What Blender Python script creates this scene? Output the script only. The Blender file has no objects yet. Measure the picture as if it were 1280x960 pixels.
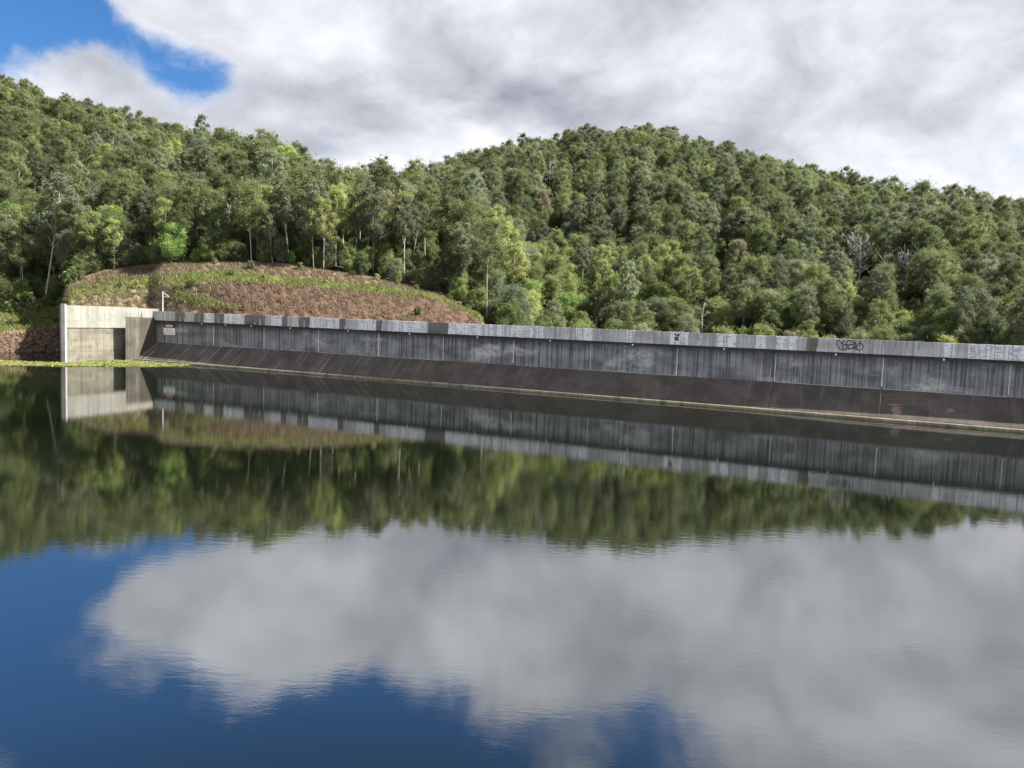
import bpy, math, random
import numpy as np
from mathutils import Vector, Matrix

random.seed(7)
RNG = np.random.default_rng(7)
SC = bpy.context.scene
COL = SC.collection
R = math.radians

# ------------------------------------------------------------------ camera
FPX, PITCH, ROLL, EYE = 965.0, R(4.74), 0.0366, 10.0
cp, sp, cr, sr = math.cos(PITCH), math.sin(PITCH), math.cos(ROLL), math.sin(ROLL)
Fv = Vector((0, cp, -sp)); R0 = Vector((1, 0, 0)); U0 = Vector((0, sp, cp))
Rv = R0 * cr + U0 * sr
Uv = U0 * cr - R0 * sr
cam = bpy.data.cameras.new('camera')
cam.sensor_width = 36; cam.lens = FPX / 1280 * 36; cam.clip_end = 5000; cam.clip_start = 0.1
cam_o = bpy.data.objects.new('camera', cam); COL.objects.link(cam_o)
M4 = Matrix((Rv, Uv, -Fv)).transposed().to_4x4(); M4.translation = (0, 0, EYE)
cam_o.matrix_world = M4
SC.camera = cam_o

def ray(px, py):
    d = Fv * FPX + Rv * (px - 640) + Uv * (480 - py)
    return d.normalized()
def az_el(px, py):
    d = ray(px, py); h = math.hypot(d.x, d.y)
    return math.atan2(d.x, d.y), d.z / h
def proj(P):
    d = Vector(P) - Vector((0, 0, EYE)); f = d.dot(Fv)
    if f < .1: return (-9999, -9999)
    return 640 + FPX * d.dot(Rv) / f, 480 - FPX * d.dot(Uv) / f
def on_z(px, py, z=0.0):
    d = ray(px, py); t = (z - EYE) / d.z
    return Vector((d.x * t, d.y * t, z))

# ------------------------------------------------------------------ light
SUN_AZ, SUN_EL = math.atan2(1.0, -0.075), R(44)
S = Vector((math.sin(SUN_AZ) * math.cos(SUN_EL), math.cos(SUN_AZ) * math.cos(SUN_EL), math.sin(SUN_EL)))
sun = bpy.data.lights.new('sun', 'SUN'); sun.energy = 5.0; sun.angle = R(0.6); sun.color = (1, .95, .86)
sun_o = bpy.data.objects.new('sun', sun); COL.objects.link(sun_o)
sun_o.rotation_mode = 'QUATERNION'; sun_o.rotation_quaternion = S.to_track_quat('Z', 'Y'); sun_o.location = (60, -20, 120)
SC.view_settings.view_transform = 'Standard'; SC.view_settings.look = 'None'
SC.view_settings.exposure = 1.52; SC.view_settings.gamma = 1

class NT:
    """small helper round a node tree"""
    def __init__(s, tree): s.t = tree; s.t.nodes.clear()
    def n(s, typ, **kw):
        nd = s.t.nodes.new(typ)
        for k, v in kw.items():
            if k.startswith('i_'):
                key = k[2:]; key = int(key) if key.isdigit() else key.replace('_', ' ')
                s.put(nd.inputs[key], v)
            else: setattr(nd, k, v)
        return nd
    def put(s, sock, v):
        if isinstance(v, bpy.types.NodeSocket): s.t.links.new(v, sock)
        elif isinstance(v, bpy.types.Node): s.t.links.new(v.outputs[0], sock)
        else: sock.default_value = v
    def m(s, op, a, b=0.0, c=0.0, clamp=False):
        nd = s.t.nodes.new('ShaderNodeMath'); nd.operation = op; nd.use_clamp = clamp
        for i, v in enumerate((a, b, c)): s.put(nd.inputs[i], v)
        return nd.outputs[0]
    def vm(s, op, a, b=(0, 0, 0)):
        nd = s.t.nodes.new('ShaderNodeVectorMath'); nd.operation = op
        s.put(nd.inputs[0], a)
        if op == 'SCALE': s.put(nd.inputs[3], b)
        else: s.put(nd.inputs[1], b)
        return nd.outputs['Value'] if op in ('DISTANCE', 'LENGTH', 'DOT_PRODUCT') else nd.outputs[0]
    def noise(s, vec, scale, detail=4, rough=.55, dist=0.0):
        nd = s.n('ShaderNodeTexNoise'); s.put(nd.inputs['Vector'], vec)
        nd.inputs['Scale'].default_value = scale; nd.inputs['Detail'].default_value = detail
        nd.inputs['Roughness'].default_value = rough; nd.inputs['Distortion'].default_value = dist
        return nd.outputs['Fac']
    def step(s, x, a, b, lo=0.0, hi=1.0):
        nd = s.n('ShaderNodeMapRange'); nd.interpolation_type = 'SMOOTHSTEP'
        s.put(nd.inputs[0], x)
        for i, v in enumerate((a, b, lo, hi)): s.put(nd.inputs[i + 1], v)
        return nd.outputs[0]
    def mix(s, f, a, b, typ='MIX'):
        nd = s.n('ShaderNodeMix', data_type='RGBA', blend_type=typ)
        s.put(nd.inputs[0], f)
        for i, v in ((6, a), (7, b)):
            s.put(nd.inputs[i], (*v, 1) if isinstance(v, tuple) and len(v) == 3 else v)
        return nd.outputs[2]

W = bpy.data.worlds.new('World'); SC.world = W; W.use_nodes = True
w = NT(W.node_tree)
sky = w.n('ShaderNodeTexSky', sky_type='NISHITA', sun_disc=False)
sky.sun_elevation = SUN_EL; sky.sun_rotation = SUN_AZ; sky.air_density = 1.0; sky.dust_density = .1; sky.ozone_density = 5.0
tc = w.n('ShaderNodeTexCoord')
D = w.vm('NORMALIZE', tc.outputs['Generated'])
sep = w.n('ShaderNodeSeparateXYZ'); w.put(sep.inputs[0], D)
KP = 0.60
den = w.m('ADD', w.m('MAXIMUM', sep.outputs[2], 0.0), KP)
cmb = w.n('ShaderNodeCombineXYZ')
w.put(cmb.inputs[0], w.m('DIVIDE', sep.outputs[0], den)); w.put(cmb.inputs[1], w.m('DIVIDE', sep.outputs[1], den))
P = cmb.outputs[0]
def pdir(px, py, mirror=False):
    d = ray(px, py); z = -d.z if mirror else d.z
    return (d.x / (z + KP), d.y / (z + KP), 0)
wn = w.n('ShaderNodeTexNoise'); w.put(wn.inputs['Vector'], P); wn.inputs['Scale'].default_value = 2.4; wn.inputs['Detail'].default_value = 3
Pw = w.vm('ADD', P, w.vm('SCALE', w.vm('SUBTRACT', wn.outputs['Color'], (.5, .5, .5)), .20))
n1 = w.noise(Pw, 3.8, 9, .58)
cov = w.m('ADD', w.m('MULTIPLY', w.m('SUBTRACT', n1, .5), 1.5), 0.64)
# (pixel, mirrored?, radius, weight): gaps and banks of the cloud deck
for px, py, mir, rad, wt in [(235, 100, 0, 0.045, -.46), (195, 62, 0, 0.042, -.38), (275, 86, 0, 0.040, -.28), (140, 28, 0, 0.040, -.26), (20, 20, 0, 0.065, -.42), (95, 15, 0, 0.050, -.30), (105, 80, 0, 0.072, .22), (330, 110, 0, 0.094, .25), (420, 30, 0, 0.094, .2),
                             (600, 60, 0, 0.288, .22), (1000, 110, 0, 0.360, .25), (1280, 60, 0, 0.144, .2), (420, 150, 0, 0.086, .2), (10, 800, 1, 0.079, -.40), (90, 880, 1, 0.079, -.36), (260, 950, 1, 0.094, -.42), (430, 925, 1, .095, -.46), (600, 950, 1, .105, -.50), (790, 945, 1, .090, -.46), (220, 830, 1, 0.036, -.2),
                             (330, 770, 1, 0.086, .30), (1150, 900, 1, 0.144, .30), (700, 760, 1, 0.144, .22), (130, 950, 1, .08, -.34), (60, 720, 1, .05, -.2)]:
    d = w.m('DIVIDE', w.vm('DISTANCE', P, pdir(px, py, mir)), rad)
    g = w.m('POWER', 2.718, w.m('MULTIPLY', w.m('MULTIPLY', d, d), -1.0))
    cov = w.m('ADD', cov, w.m('MULTIPLY', g, wt))
cov = w.m('ADD', cov, w.m('MULTIPLY', w.m('SUBTRACT', w.noise(Pw, 13, 8, .66), .5), .56))
dens = w.step(cov, .32, .72)
n2 = w.noise(w.vm('ADD', Pw, (3.1, 1.7, 0)), 5.2, 8, .55)
n3 = w.noise(w.vm('ADD', Pw, (7.3, 4.1, 0)), 2.2, 3, .5)
n1b = w.noise(w.vm('SCALE', Pw, .945), 3.8, 9, .58)
relief = w.m('MULTIPLY', w.m('SUBTRACT', n1, n1b), .34)
thick = w.step(cov, .48, .80)
bright = w.m('ADD', w.m('ADD', w.step(n2, .35, .66, .225, .325), w.m('MULTIPLY', w.m('SUBTRACT', n3, .5), .18)), w.m('MULTIPLY', w.m('SUBTRACT', 1.0, thick), .06))
bright = w.m('MAXIMUM', w.m('ADD', bright, relief), .10)
ccol = w.n('ShaderNodeCombineColor')
w.put(ccol.inputs[0], w.m('SUBTRACT', bright, .014)); w.put(ccol.inputs[1], w.m('SUBTRACT', bright, .007)); w.put(ccol.inputs[2], w.m('ADD', bright, .018))
blue = w.mix(1.0, sky.outputs[0], (.56, .90, 1.20), 'MULTIPLY')
bgs = w.n('ShaderNodeBackground', i_Color=blue, i_Strength=0.043)
bgc = w.n('ShaderNodeBackground', i_Color=ccol.outputs[0], i_Strength=1.0)
mixw = w.n('ShaderNodeMixShader', i_0=dens, i_1=bgs.outputs[0], i_2=bgc.outputs[0])
wo = w.n('ShaderNodeOutputWorld', i_Surface=mixw.outputs[0])

SC.cycles.max_bounces = 6; SC.cycles.diffuse_bounces = 3; SC.cycles.glossy_bounces = 3; SC.cycles.transmission_bounces = 3
SC.cycles.use_denoising = True; SC.cycles.sample_clamp_indirect = 6

# ------------------------------------------------------------------ mesh helpers
class MB:
    """collects verts / faces, builds ONE mesh object"""
    def __init__(s): s.v = []; s.f = []
    def box(s, x0, x1, y0, y1, z0, z1):
        b = len(s.v)
        s.v += [(x, y, z) for z in (z0, z1) for y in (y0, y1) for x in (x0, x1)]
        s.f += [tuple(b + i for i in q) for q in ((0, 2, 3, 1), (4, 5, 7, 6), (0, 1, 5, 4), (2, 6, 7, 3), (0, 4, 6, 2), (1, 3, 7, 5))]
        return s
    def prism(s, prof, x0, x1):
        """profile [(y,z)] swept along x (list of x with optional profile function)"""
        b = len(s.v); n = len(prof)
        s.v += [(x0, y, z) for y, z in prof] + [(x1, y, z) for y, z in prof]
        s.f += [(b + i, b + (i + 1) % n, b + n + (i + 1) % n, b + n + i) for i in range(n)]
        s.f += [tuple(b + i for i in range(n - 1, -1, -1)), tuple(b + n + i for i in range(n))]
        return s
    def tube(s, pts, rad, k=6, cap=True):
        b = len(s.v); pts = [Vector(p) for p in pts]
        for i, p in enumerate(pts):
            t = (pts[min(i + 1, len(pts) - 1)] - pts[max(i - 1, 0)]).normalized()
            a = t.orthogonal().normalized() if abs(t.z) < .9 else Vector((1, 0, 0)).cross(t).normalized()
            c = t.cross(a)
            for j in range(k):
                an = 2 * math.pi * j / k
                s.v.append(tuple(p + (a * math.cos(an) + c * math.sin(an)) * rad[i]))
        for i in range(len(pts) - 1):
            for j in range(k):
                s.f.append((b + i * k + j, b + i * k + (j + 1) % k, b + (i + 1) * k + (j + 1) % k, b + (i + 1) * k + j))
        if cap:
            s.f.append(tuple(b + j for j in range(k - 1, -1, -1))); s.f.append(tuple(b + (len(pts) - 1) * k + j for j in range(k)))
        return s
    def mesh(s, name):
        me = bpy.data.meshes.new(name); me.from_pydata(s.v, [], s.f); me.update(); return me
    def build(s, name, mat, parent=None, smooth=False, bevel=0):
        return link(name, s.mesh(name), mat, parent, smooth, bevel)
def link(name, me, mat, parent=None, smooth=False, bevel=0):
    o = bpy.data.objects.new(name, me); COL.objects.link(o)
    if mat and not me.materials: me.materials.append(mat)
    if smooth: me.polygons.foreach_set('use_smooth', [True] * len(me.polygons))
    if parent: o.parent = parent
    if bevel:
        b = o.modifiers.new('bevel', 'BEVEL'); b.width = bevel; b.segments = 1; b.limit_method = 'ANGLE'
    return o
def np_mesh(name, V, Q):
    """numpy verts (n,3) + quads/tris (m,k) -> mesh"""
    me = bpy.data.meshes.new(name); V = np.asarray(V, np.float32); Q = np.asarray(Q, np.int32); k = Q.shape[1]
    me.vertices.add(len(V)); me.vertices.foreach_set('co', V.ravel())
    me.loops.add(Q.size); me.loops.foreach_set('vertex_index', Q.ravel())
    me.polygons.add(len(Q)); me.polygons.foreach_set('loop_start', np.arange(len(Q), dtype=np.int32) * k)
    me.update(calc_edges=True); me.validate(); return me
def tag(o, label=None, cat=None, group=None, kind=None):
    for k, v in (('label', label), ('category', cat), ('group', group), ('kind', kind)):
        if v: o[k] = v
    return o
def empty(name, loc, rz=0.0):
    o = bpy.data.objects.new(name, None); COL.objects.link(o); o.location = loc; o.rotation_euler = (0, 0, rz); o.empty_display_size = .5; return o

# ------------------------------------------------------------------ materials
def mat(name):
    m = bpy.data.materials.new(name); m.use_nodes = True; return m, NT(m.node_tree)
def finish(t, col, rough=.85, bump=None, bdist=.02, bstr=1.0, spec=.3, disp=None):
    b = t.n('ShaderNodeBsdfPrincipled'); t.put(b.inputs['Base Color'], (*col, 1) if isinstance(col, tuple) and len(col) == 3 else col)
    t.put(b.inputs['Roughness'], rough); b.inputs['Specular IOR Level'].default_value = spec
    if bump is not None:
        bn = t.n('ShaderNodeBump', i_Height=bump, i_Distance=bdist, i_Strength=bstr); t.put(b.inputs['Normal'], bn.outputs[0])
    t.n('ShaderNodeOutputMaterial', i_Surface=b.outputs[0]); return b
def plain(name, col, rough=.6, spec=.4):
    m, t = mat(name)
    oc = t.n('ShaderNodeTexCoord').outputs['Object']
    finish(t, t.mix(t.noise(oc, 6, 4), tuple(c * .82 for c in col), tuple(min(1, c * 1.1) for c in col)), rough, spec=spec); return m
def scaled(t, vec, sc):
    mp = t.n('ShaderNodeMapping'); t.put(mp.inputs['Vector'], vec); mp.inputs['Scale'].default_value = sc; return mp.outputs[0]

def concrete(name, base, dark, light, streak=.6, pale=.5, green=None, warm=None):
    """weathered concrete; dam-local coordinates, x along the wall, z up"""
    m, t = mat(name); oc = t.n('ShaderNodeTexCoord').outputs['Object']
    s1 = t.noise(scaled(t, oc, (3.0, 1, .05)), 1, 5, .6)
    s2 = t.noise(scaled(t, oc, (9.0, 1, .14)), 1, 3, .6)
    big = t.noise(scaled(t, oc, (.22, .3, .5)), 1, 4, .55)
    fine = t.noise(oc, 9, 5, .65)
    c = t.mix(t.step(big, .38, .70, 0, .7), base, dark)
    mod = t.step(t.noise(scaled(t, oc, (.16, .3, .12)), 1, 4, .6), .36, .60, .6, 1)
    c = t.mix(t.m('MULTIPLY', t.m('MULTIPLY', t.step(s1, .46, .62), streak), mod), c, dark)
    c = t.mix(t.m('MULTIPLY', t.step(s2, .54, .70), pale), c, light)
    if name == 'dam_wall_concrete':
        pt = t.step(t.noise(scaled(t, oc, (.09, .3, .22)), 1, 5, .62), .53, .66); c = t.mix(t.m('MULTIPLY', pt, t.step(t.noise(oc, 2.2, 5, .65), .36, .6, .2, .75)), c, (.66, .66, .62))
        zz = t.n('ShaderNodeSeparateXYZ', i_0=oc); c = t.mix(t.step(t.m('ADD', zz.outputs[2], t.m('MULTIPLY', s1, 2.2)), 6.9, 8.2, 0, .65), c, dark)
    if warm: c = t.mix(t.step(t.noise(oc, .7, 5, .6), .5, .68), c, warm)
    c = t.mix(t.step(fine, .3, .75, .0, .35), c, tuple(x * .5 for x in base))
    finish(t, c, .9, fine, .03, .5, spec=.2); return m
MAT = {}
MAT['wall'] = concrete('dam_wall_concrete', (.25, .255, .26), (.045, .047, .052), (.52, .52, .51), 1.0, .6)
MAT['parapet'] = concrete('parapet_concrete', (.50, .50, .485), (.22, .22, .22), (.78, .78, .76), .75, .6)
MAT['parapet_dark'] = concrete('parapet_stained', (.20, .19, .17), (.10, .095, .09), (.35, .34, .32), .6, .35)
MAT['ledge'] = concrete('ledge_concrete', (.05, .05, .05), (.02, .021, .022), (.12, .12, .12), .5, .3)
MAT['wing'] = concrete('wing_concrete', (.235, .22, .175), (.085, .08, .066), (.33, .32, .275), .6, .45, warm=(.12, .112, .088))
MAT['wing_top'] = concrete('wing_upper_concrete', (.30, .292, .262), (.15, .145, .13), (.40, .395, .37), .6, .5)
MAT['pier'] = concrete('pier_concrete', (0.499, 0.493, 0.499), (0.384, 0.378, 0.384), (0.544, 0.544, 0.544), .3, .3)
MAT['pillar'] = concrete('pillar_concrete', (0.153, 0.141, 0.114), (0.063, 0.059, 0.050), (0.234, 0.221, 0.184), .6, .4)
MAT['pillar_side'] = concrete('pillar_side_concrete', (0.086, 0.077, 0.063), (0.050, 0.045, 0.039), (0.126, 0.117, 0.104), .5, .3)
MAT['kerb'] = concrete('kerb_concrete', (.27, .24, .175), (.12, .105, .08), (.38, .35, .28), .7, .4, warm=(.10, .095, .07))
MAT['leach'] = plain('leached_lime', (.60, .60, .58), .9); MAT['faint'] = plain('grey_spray', (.42, .43, .44), .9)
MAT['white'] = plain('white_paint', (.78, .78, .78), .5)
MAT['black'] = plain('black_paint', (.012, .012, .016), .6)
MAT['teal'] = plain('teal_spray', (.20, .27, .235), .8)
MAT['red'] = plain('sign_red', (.55, .20, .24), .5)
MAT['steel'] = plain('galvanised_steel', (.72, .73, .74), .45)
MAT['spall'] = plain('spalled_concrete', (.22, .155, .125), .95)
MAT['blueblack'] = plain('blue_black_spray', (.06, .066, .085), .8)

m, t = mat('whitewashed_panel'); oc = t.n('ShaderNodeTexCoord').outputs['Object']
lines = t.noise(scaled(t, oc, (1.4, 1, 7.5)), 1, 4, .65, .8)
scr = t.noise(scaled(t, oc, (3.2, 1, 3.2)), 1, 5, .6, 1.6)
fac = t.m('MULTIPLY', t.step(lines, .38, .48), t.step(scr, .34, .45))
oi = t.n('ShaderNodeObjectInfo')
c = t.mix(fac, (.38, .385, .395), (.76, .77, .78))
c = t.mix(t.step(t.noise(scaled(t, oc, (5, 1, .25)), 1, 3), .48, .62, 0, .7), c, (.30, .305, .31))
finish(t, c, .85, scr, .02, .3, .2); MAT['whitewash'] = m

m, t = mat('apron_concrete'); oc = t.n('ShaderNodeTexCoord').outputs['Object']
a1 = t.noise(scaled(t, oc, (1.3, .10, .10)), 1, 5, .6); a2 = t.noise(oc, .35, 4, .55); a3 = t.noise(scaled(t, oc, (.4, 5, 5)), 1, 3)
xg = t.n('ShaderNodeSeparateXYZ', i_0=oc)
left = t.step(xg.outputs[0], 25, 70, 1, .25)
c = t.mix(t.step(a2, .35, .65), (.105, .088, .076), (.068, .056, .049))
c = t.mix(t.m('MULTIPLY', t.step(a1, .5, .68), left), c, (.19, .175, .15))
c = t.mix(t.step(a3, .5, .7, 0, .4), c, (.05, .042, .038))
finish(t, c, .8, t.noise(oc, 6, 5, .6), .04, .5, .25); MAT['apron'] = m

def leafmat(name, dark, light, trans=.5):
    m, t = mat(name)
    g = t.n('ShaderNodeNewGeometry'); oi = t.n('ShaderNodeObjectInfo')
    c = t.mix(g.outputs['Random Per Island'], dark, light)
    hs = t.n('ShaderNodeHueSaturation'); t.put(hs.inputs['Color'], c)
    t.put(hs.inputs['Hue'], t.m('ADD', t.m('MULTIPLY', oi.outputs['Random'], .03), .485))
    t.put(hs.inputs['Value'], t.m('ADD', t.m('MULTIPLY', t.m('FRACT', t.m('MULTIPLY', oi.outputs['Random'], 17.3)), .85), .58))
    hs.inputs['Saturation'].default_value = .86
    d = t.n('ShaderNodeBsdfDiffuse', i_Color=hs.outputs[0]); tr = t.n('ShaderNodeBsdfTranslucent', i_Color=hs.outputs[0])
    gl = t.n('ShaderNodeBsdfGlossy', i_Roughness=.55); gl.inputs[0].default_value = (.6, .62, .6, 1)
    mx = t.n('ShaderNodeMixShader', i_0=trans, i_1=d.outputs[0], i_2=tr.outputs[0])
    mx2 = t.n('ShaderNodeMixShader', i_0=.045, i_1=mx.outputs[0], i_2=gl.outputs[0])
    t.n('ShaderNodeOutputMaterial', i_Surface=mx2.outputs[0]); return m
LEAF = {'olive': leafmat('leaf_olive', (0.132, 0.157, 0.046), (0.216, 0.256, 0.075)),
        'grey-green': leafmat('leaf_grey_green', (0.150, 0.177, 0.090), (0.243, 0.290, 0.146)),
        'dark green': leafmat('leaf_dark_green', (0.098, 0.124, 0.035), (0.159, 0.203, 0.058)),
        'bright green': leafmat('leaf_bright_green', (0.152, 0.223, 0.042), (0.248, 0.364, 0.068)),
        'yellow-green': leafmat('leaf_yellow_green', (0.203, 0.239, 0.061), (0.331, 0.391, 0.099)),
        'brownish': leafmat('leaf_brownish', (0.150, 0.150, 0.073), (0.243, 0.244, 0.119))}
def bark(name, a, b):
    m, t = mat(name); oc = t.n('ShaderNodeTexCoord').outputs['Object']
    n = t.noise(scaled(t, oc, (3, 3, .5)), 1, 5, .6)
    finish(t, t.mix(t.step(n, .35, .65), a, b), .85, n, .03, .4, .2); return m
BARK = {'pale': bark('pale_bark', (.50, .455, .39), (.30, .265, .215)), 'grey': bark('grey_bark', (.28, .25, .21), (.095, .085, .07)),
        'dead': bark('bleached_wood', (.62, .59, .54), (.38, .35, .31))}

# ------------------------------------------------------------------ dam frame of reference
ANG = R(25.85)
DN = Vector((math.sin(ANG), math.cos(ANG), 0)); DE = Vector((math.cos(ANG), -math.sin(ANG), 0))
PL = Vector((6.975, 110.0, 0)).dot(DN)                     # wall face plane: n.P = PL
def dam_hit(px, py, out=0.0):
    d = ray(px, py); t = (PL - out) / (d.x * DN.x + d.y * DN.y)
    return Vector((0, 0, EYE)) + d * t
O0 = dam_hit(193, 427); O0.z = 0
def dam_x(px, py, out=0.0): return (dam_hit(px, py, out) - O0).dot(DE)
def dam_dist(az):                                          # horizontal distance of the wall along an azimuth
    c = math.sin(az) * DN.x + math.cos(az) * DN.y
    return PL / c if c > .15 else PL / .15
ZTOP, ZLEDGE, ZSLOPE = 9.2, 7.2, 3.4

# ------------------------------------------------------------------ terrain: profile rows per column, real distances
def zpix(px, py, D):
    a, e = az_el(px, py); return EYE + D * e
def col_az(px, py=395): return az_el(px, py)[0]
# px, rows R0..R4 as (D, z) ; crest/dip/ridge as (D, z)
TREE = 19.0
COLS = []
SZX, SZY = [-300, 180, 300, 400, 600, 680, 800, 1500], [.55, .55, .64, .75, .76, .70, .67, .67]
def size_at(px): return float(np.interp(px, SZX, SZY))
def add_col(px, r, ridge_py, ridge_D, mid=None):
    a = col_az(px); th = 26 * size_at(px)
    zr = zpix(px + (395 - ridge_py) * ROLL, ridge_py, ridge_D) - th
    f = r[-1]
    if mid is None:
        mid = []
        for s, k in ((.33, .36), (.68, .73)):
            mid.append((f[0] + (ridge_D - f[0]) * s, f[1] + (zr - f[1]) * k))
    rows = r + mid + [(ridge_D, zr), (ridge_D + 70, zr - 16), (ridge_D + 330, zr - 60)]
    COLS.append((a, rows))
def shore(px): q = on_z(px, 440); return math.hypot(q.x, q.y)
def bank(px, dy=0):
    s_ = shore(px)
    return [(s_ - 4, -3.), (s_ - .5, -.3), (s_ + 6, zpix(px, 412 + dy, s_ + 6)), (s_ + 15, zpix(px, 392 + dy, s_ + 15)), (s_ + 22, zpix(px, 379 + dy, s_ + 22))]
def cut(px, yB, yC, yD, zA=8.7):
    dd = dam_dist(col_az(px)); u = np.interp(px, [205, 430, 600], [168, 158, 148])
    return [(dd + 2.5, zA - 1.5), (dd + 6, zA), (u, zpix(px, yB, u)), (u + 5, zpix(px, yC, u + 5)), (u + 14, zpix(px, yD, u + 14))]
def behind_wing(px, z0, yB, yC, yD):
    d0 = 167.0
    return [(d0 - 4, z0 - 1.5), (d0, z0), (d0 + 8, zpix(px, yB, d0 + 8)), (d0 + 14, zpix(px, yC, d0 + 14)), (d0 + 21, zpix(px, yD, d0 + 21))]
def low(px, z=0.0, f=158, zf=4.0):
    dd = dam_dist(col_az(px))
    return [(dd + 2.5, z - 2), (dd + 8, z), (max(dd + 20, 138), z + 1), (max(dd + 25, 148), z + 2), (max(dd + 32, f), zf)]
add_col(-900, [(120, -3.), (124, -.3), (130, 5), (140, 9), (150, 14)], -120, 420)
add_col(-400, [(160, -3.), (164, -.3), (170, 4.5), (180, 8), (190, 13)], 0, 440)
add_col(-120, bank(-120, 2), 58, 430)
add_col(0, bank(0, 3), 92, 430)
add_col(52, bank(52, 0), 115, 420)
add_col(78, bank(78, -4), 122, 410)
add_col(86, behind_wing(86, 8.5, 376, 365, 354), 124, 405)
add_col(130, behind_wing(130, 9.3, 368, 352, 340), 133, 390)
add_col(190, behind_wing(190, 8.6, 361, 347, 333), 148, 360)
add_col(205, cut(205, 358, 345, 331), 152, 350)
add_col(285, cut(285, 350, 341, 329), 168, 310)
add_col(350, cut(350, 354, 347, 331), 178, 275)
add_col(430, cut(430, 362, 355, 341), 228, 245)
add_col(490, cut(490, 368, 361, 354, 8), 214, 270)
add_col(545, cut(545, 374, 370, 369, 7), 209, 330)
add_col(598, cut(598, 398, 396, 395, 5), 190, 380)
add_col(625, low(625, 2, 162, 5.5), 184, 400)
add_col(680, low(680, 0, 170, 5), 167, 425)
add_col(790, low(790, -1, 170, 4), 156, 440)
add_col(900, low(900, -2, 165, 3), 182, 430)
add_col(1000, low(1000, -2, 160, 3), 208, 400)
add_col(1100, low(1100, -2, 155, 3), 234, 350)
add_col(1145, low(1145, -2, 150, 3), 236, 345, [(200, 17), (270, 38)])
add_col(1210, low(1210, -2, 148, 3), 238, 370, [(200, 14), (270, 26)])
add_col(1280, low(1280, -2, 146, 3), 242, 390, [(190, 9), (255, 16)])
add_col(1450, low(1450, -2, 140, 3), 248, 400, [(190, 9), (250, 22)])
add_col(2000, low(2000, -2, 140, 3), 260, 400, [(190, 15), (250, 40)])
COLS.sort(key=lambda c: c[0])
CA = np.array([c[0] for c in COLS]); CR = np.array([c[1] for c in COLS])   # (ncol, nrow, 2)
NROW = CR.shape[1]
def profile(az):
    """smooth interpolation of the rows over azimuth"""
    i = int(np.clip(np.searchsorted(CA, az) - 1, 0, len(CA) - 2)); u = (az - CA[i]) / (CA[i + 1] - CA[i]); u = min(max(u, 0), 1)
    return CR[i] * (1 - u) + CR[i + 1] * u
_hn = [(RNG.uniform(0, 6.28), RNG.uniform(0, 6.28), wl, am) for wl, am in ((46, 1.5), (31, 1.0), (17, .5), (23, .6))]
_hd = [RNG.uniform(0, 3.14) for _ in _hn]
def bumps(x, y):
    s = 0
    for (p1, p2, wl, am), th in zip(_hn, _hd):
        u = x * math.cos(th) + y * math.sin(th); v = -x * math.sin(th) + y * math.cos(th)
        s += am * math.sin(u * 6.283 / wl + p1) * math.sin(v * 6.283 / (wl * 1.3) + p2)
    return s
def height(az, D, prof=None):
    pr = profile(az) if prof is None else prof
    z = float(np.interp(D, pr[:, 0], pr[:, 1]))
    f = min(max((D - pr[4, 0] - 6) / 40, 0), 1)
    return z + f * bumps(D * math.sin(az), D * math.cos(az))
def height_xy(x, y): return height(math.atan2(x, y), math.hypot(x, y))

azs = np.concatenate([np.linspace(col_az(-900), col_az(-60), 30, endpoint=False), np.linspace(col_az(-60), col_az(1330), 520), np.linspace(col_az(1330), col_az(2000), 24)[1:]])
ts = np.concatenate([np.linspace(0, 1, 5, endpoint=False), np.linspace(1, 2, 14, endpoint=False), np.linspace(2, 3, 8, endpoint=False), np.linspace(3, 4, 10, endpoint=False), np.linspace(4, NROW - 1, 50)])
V = []; ZONE = []
for a in azs:
    pr = profile(a); pxa = 640 + FPX * math.tan(a) if abs(a) < 1.3 else 9999
    for tt in ts:
        i = min(int(tt), NROW - 2); u = tt - i
        Dd = pr[i, 0] * (1 - u) + pr[i + 1, 0] * u
        x, y = Dd * math.sin(a), Dd * math.cos(a)
        z = height(a, Dd, pr)
        onface = 0 < tt < 4
        if onface: z += .34 * math.sin(x * 1.9 + 1.3 * math.sin(y * 1.1)) * math.sin(y * 2.3 + x * .7) + random.uniform(-.2, .2)
        V.append((x, y, z))
        # zone: rock (r), green (g)
        pxx = proj((x, y, z))[0]
        rock = green = 0.0
        if pxx < 82: rock = 1.0 if tt < 2.0 else 0.0; green = 1.0 if 2.0 <= tt < 3.2 else (.4 if tt < 4.2 else 0)
        elif pxx < 620:
            fa = min(max((pxx - 235) / 70, 0), 1)
            rock = (.35 + .65 * fa) if tt <= 2.0 else (.1 if tt < 3 else (.55 if tt < 4.1 else 0))
            green = (.32 * (1 - fa)) if tt <= 2.0 else (.95 if tt < 3.05 else (.25 if tt < 4.1 else 0))
        ZONE.append((rock, green, 1.0 if tt > 4.1 else 0.0, 1))
nt, na = len(ts), len(azs)
idx = np.arange(na * nt).reshape(na, nt)
Q = np.stack([idx[:-1, :-1], idx[1:, :-1], idx[1:, 1:], idx[:-1, 1:]], -1).reshape(-1, 4)[:, ::-1]
me = np_mesh('hillside', V, Q)
att = me.color_attributes.new('zone', 'FLOAT_COLOR', 'POINT'); att.data.foreach_set('color', np.array(ZONE, np.float32).ravel())
m, t = mat('hillside_ground'); oc = t.n('ShaderNodeTexCoord').outputs['Object']
zn = t.n('ShaderNodeAttribute', attribute_name='zone'); zs = t.n('ShaderNodeSeparateColor', i_0=zn.outputs['Color'])
nA = t.noise(oc, .8, 6, .65); nB = t.noise(oc, 3.2, 5, .65); nC = t.noise(oc, .22, 4, .55)
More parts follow.
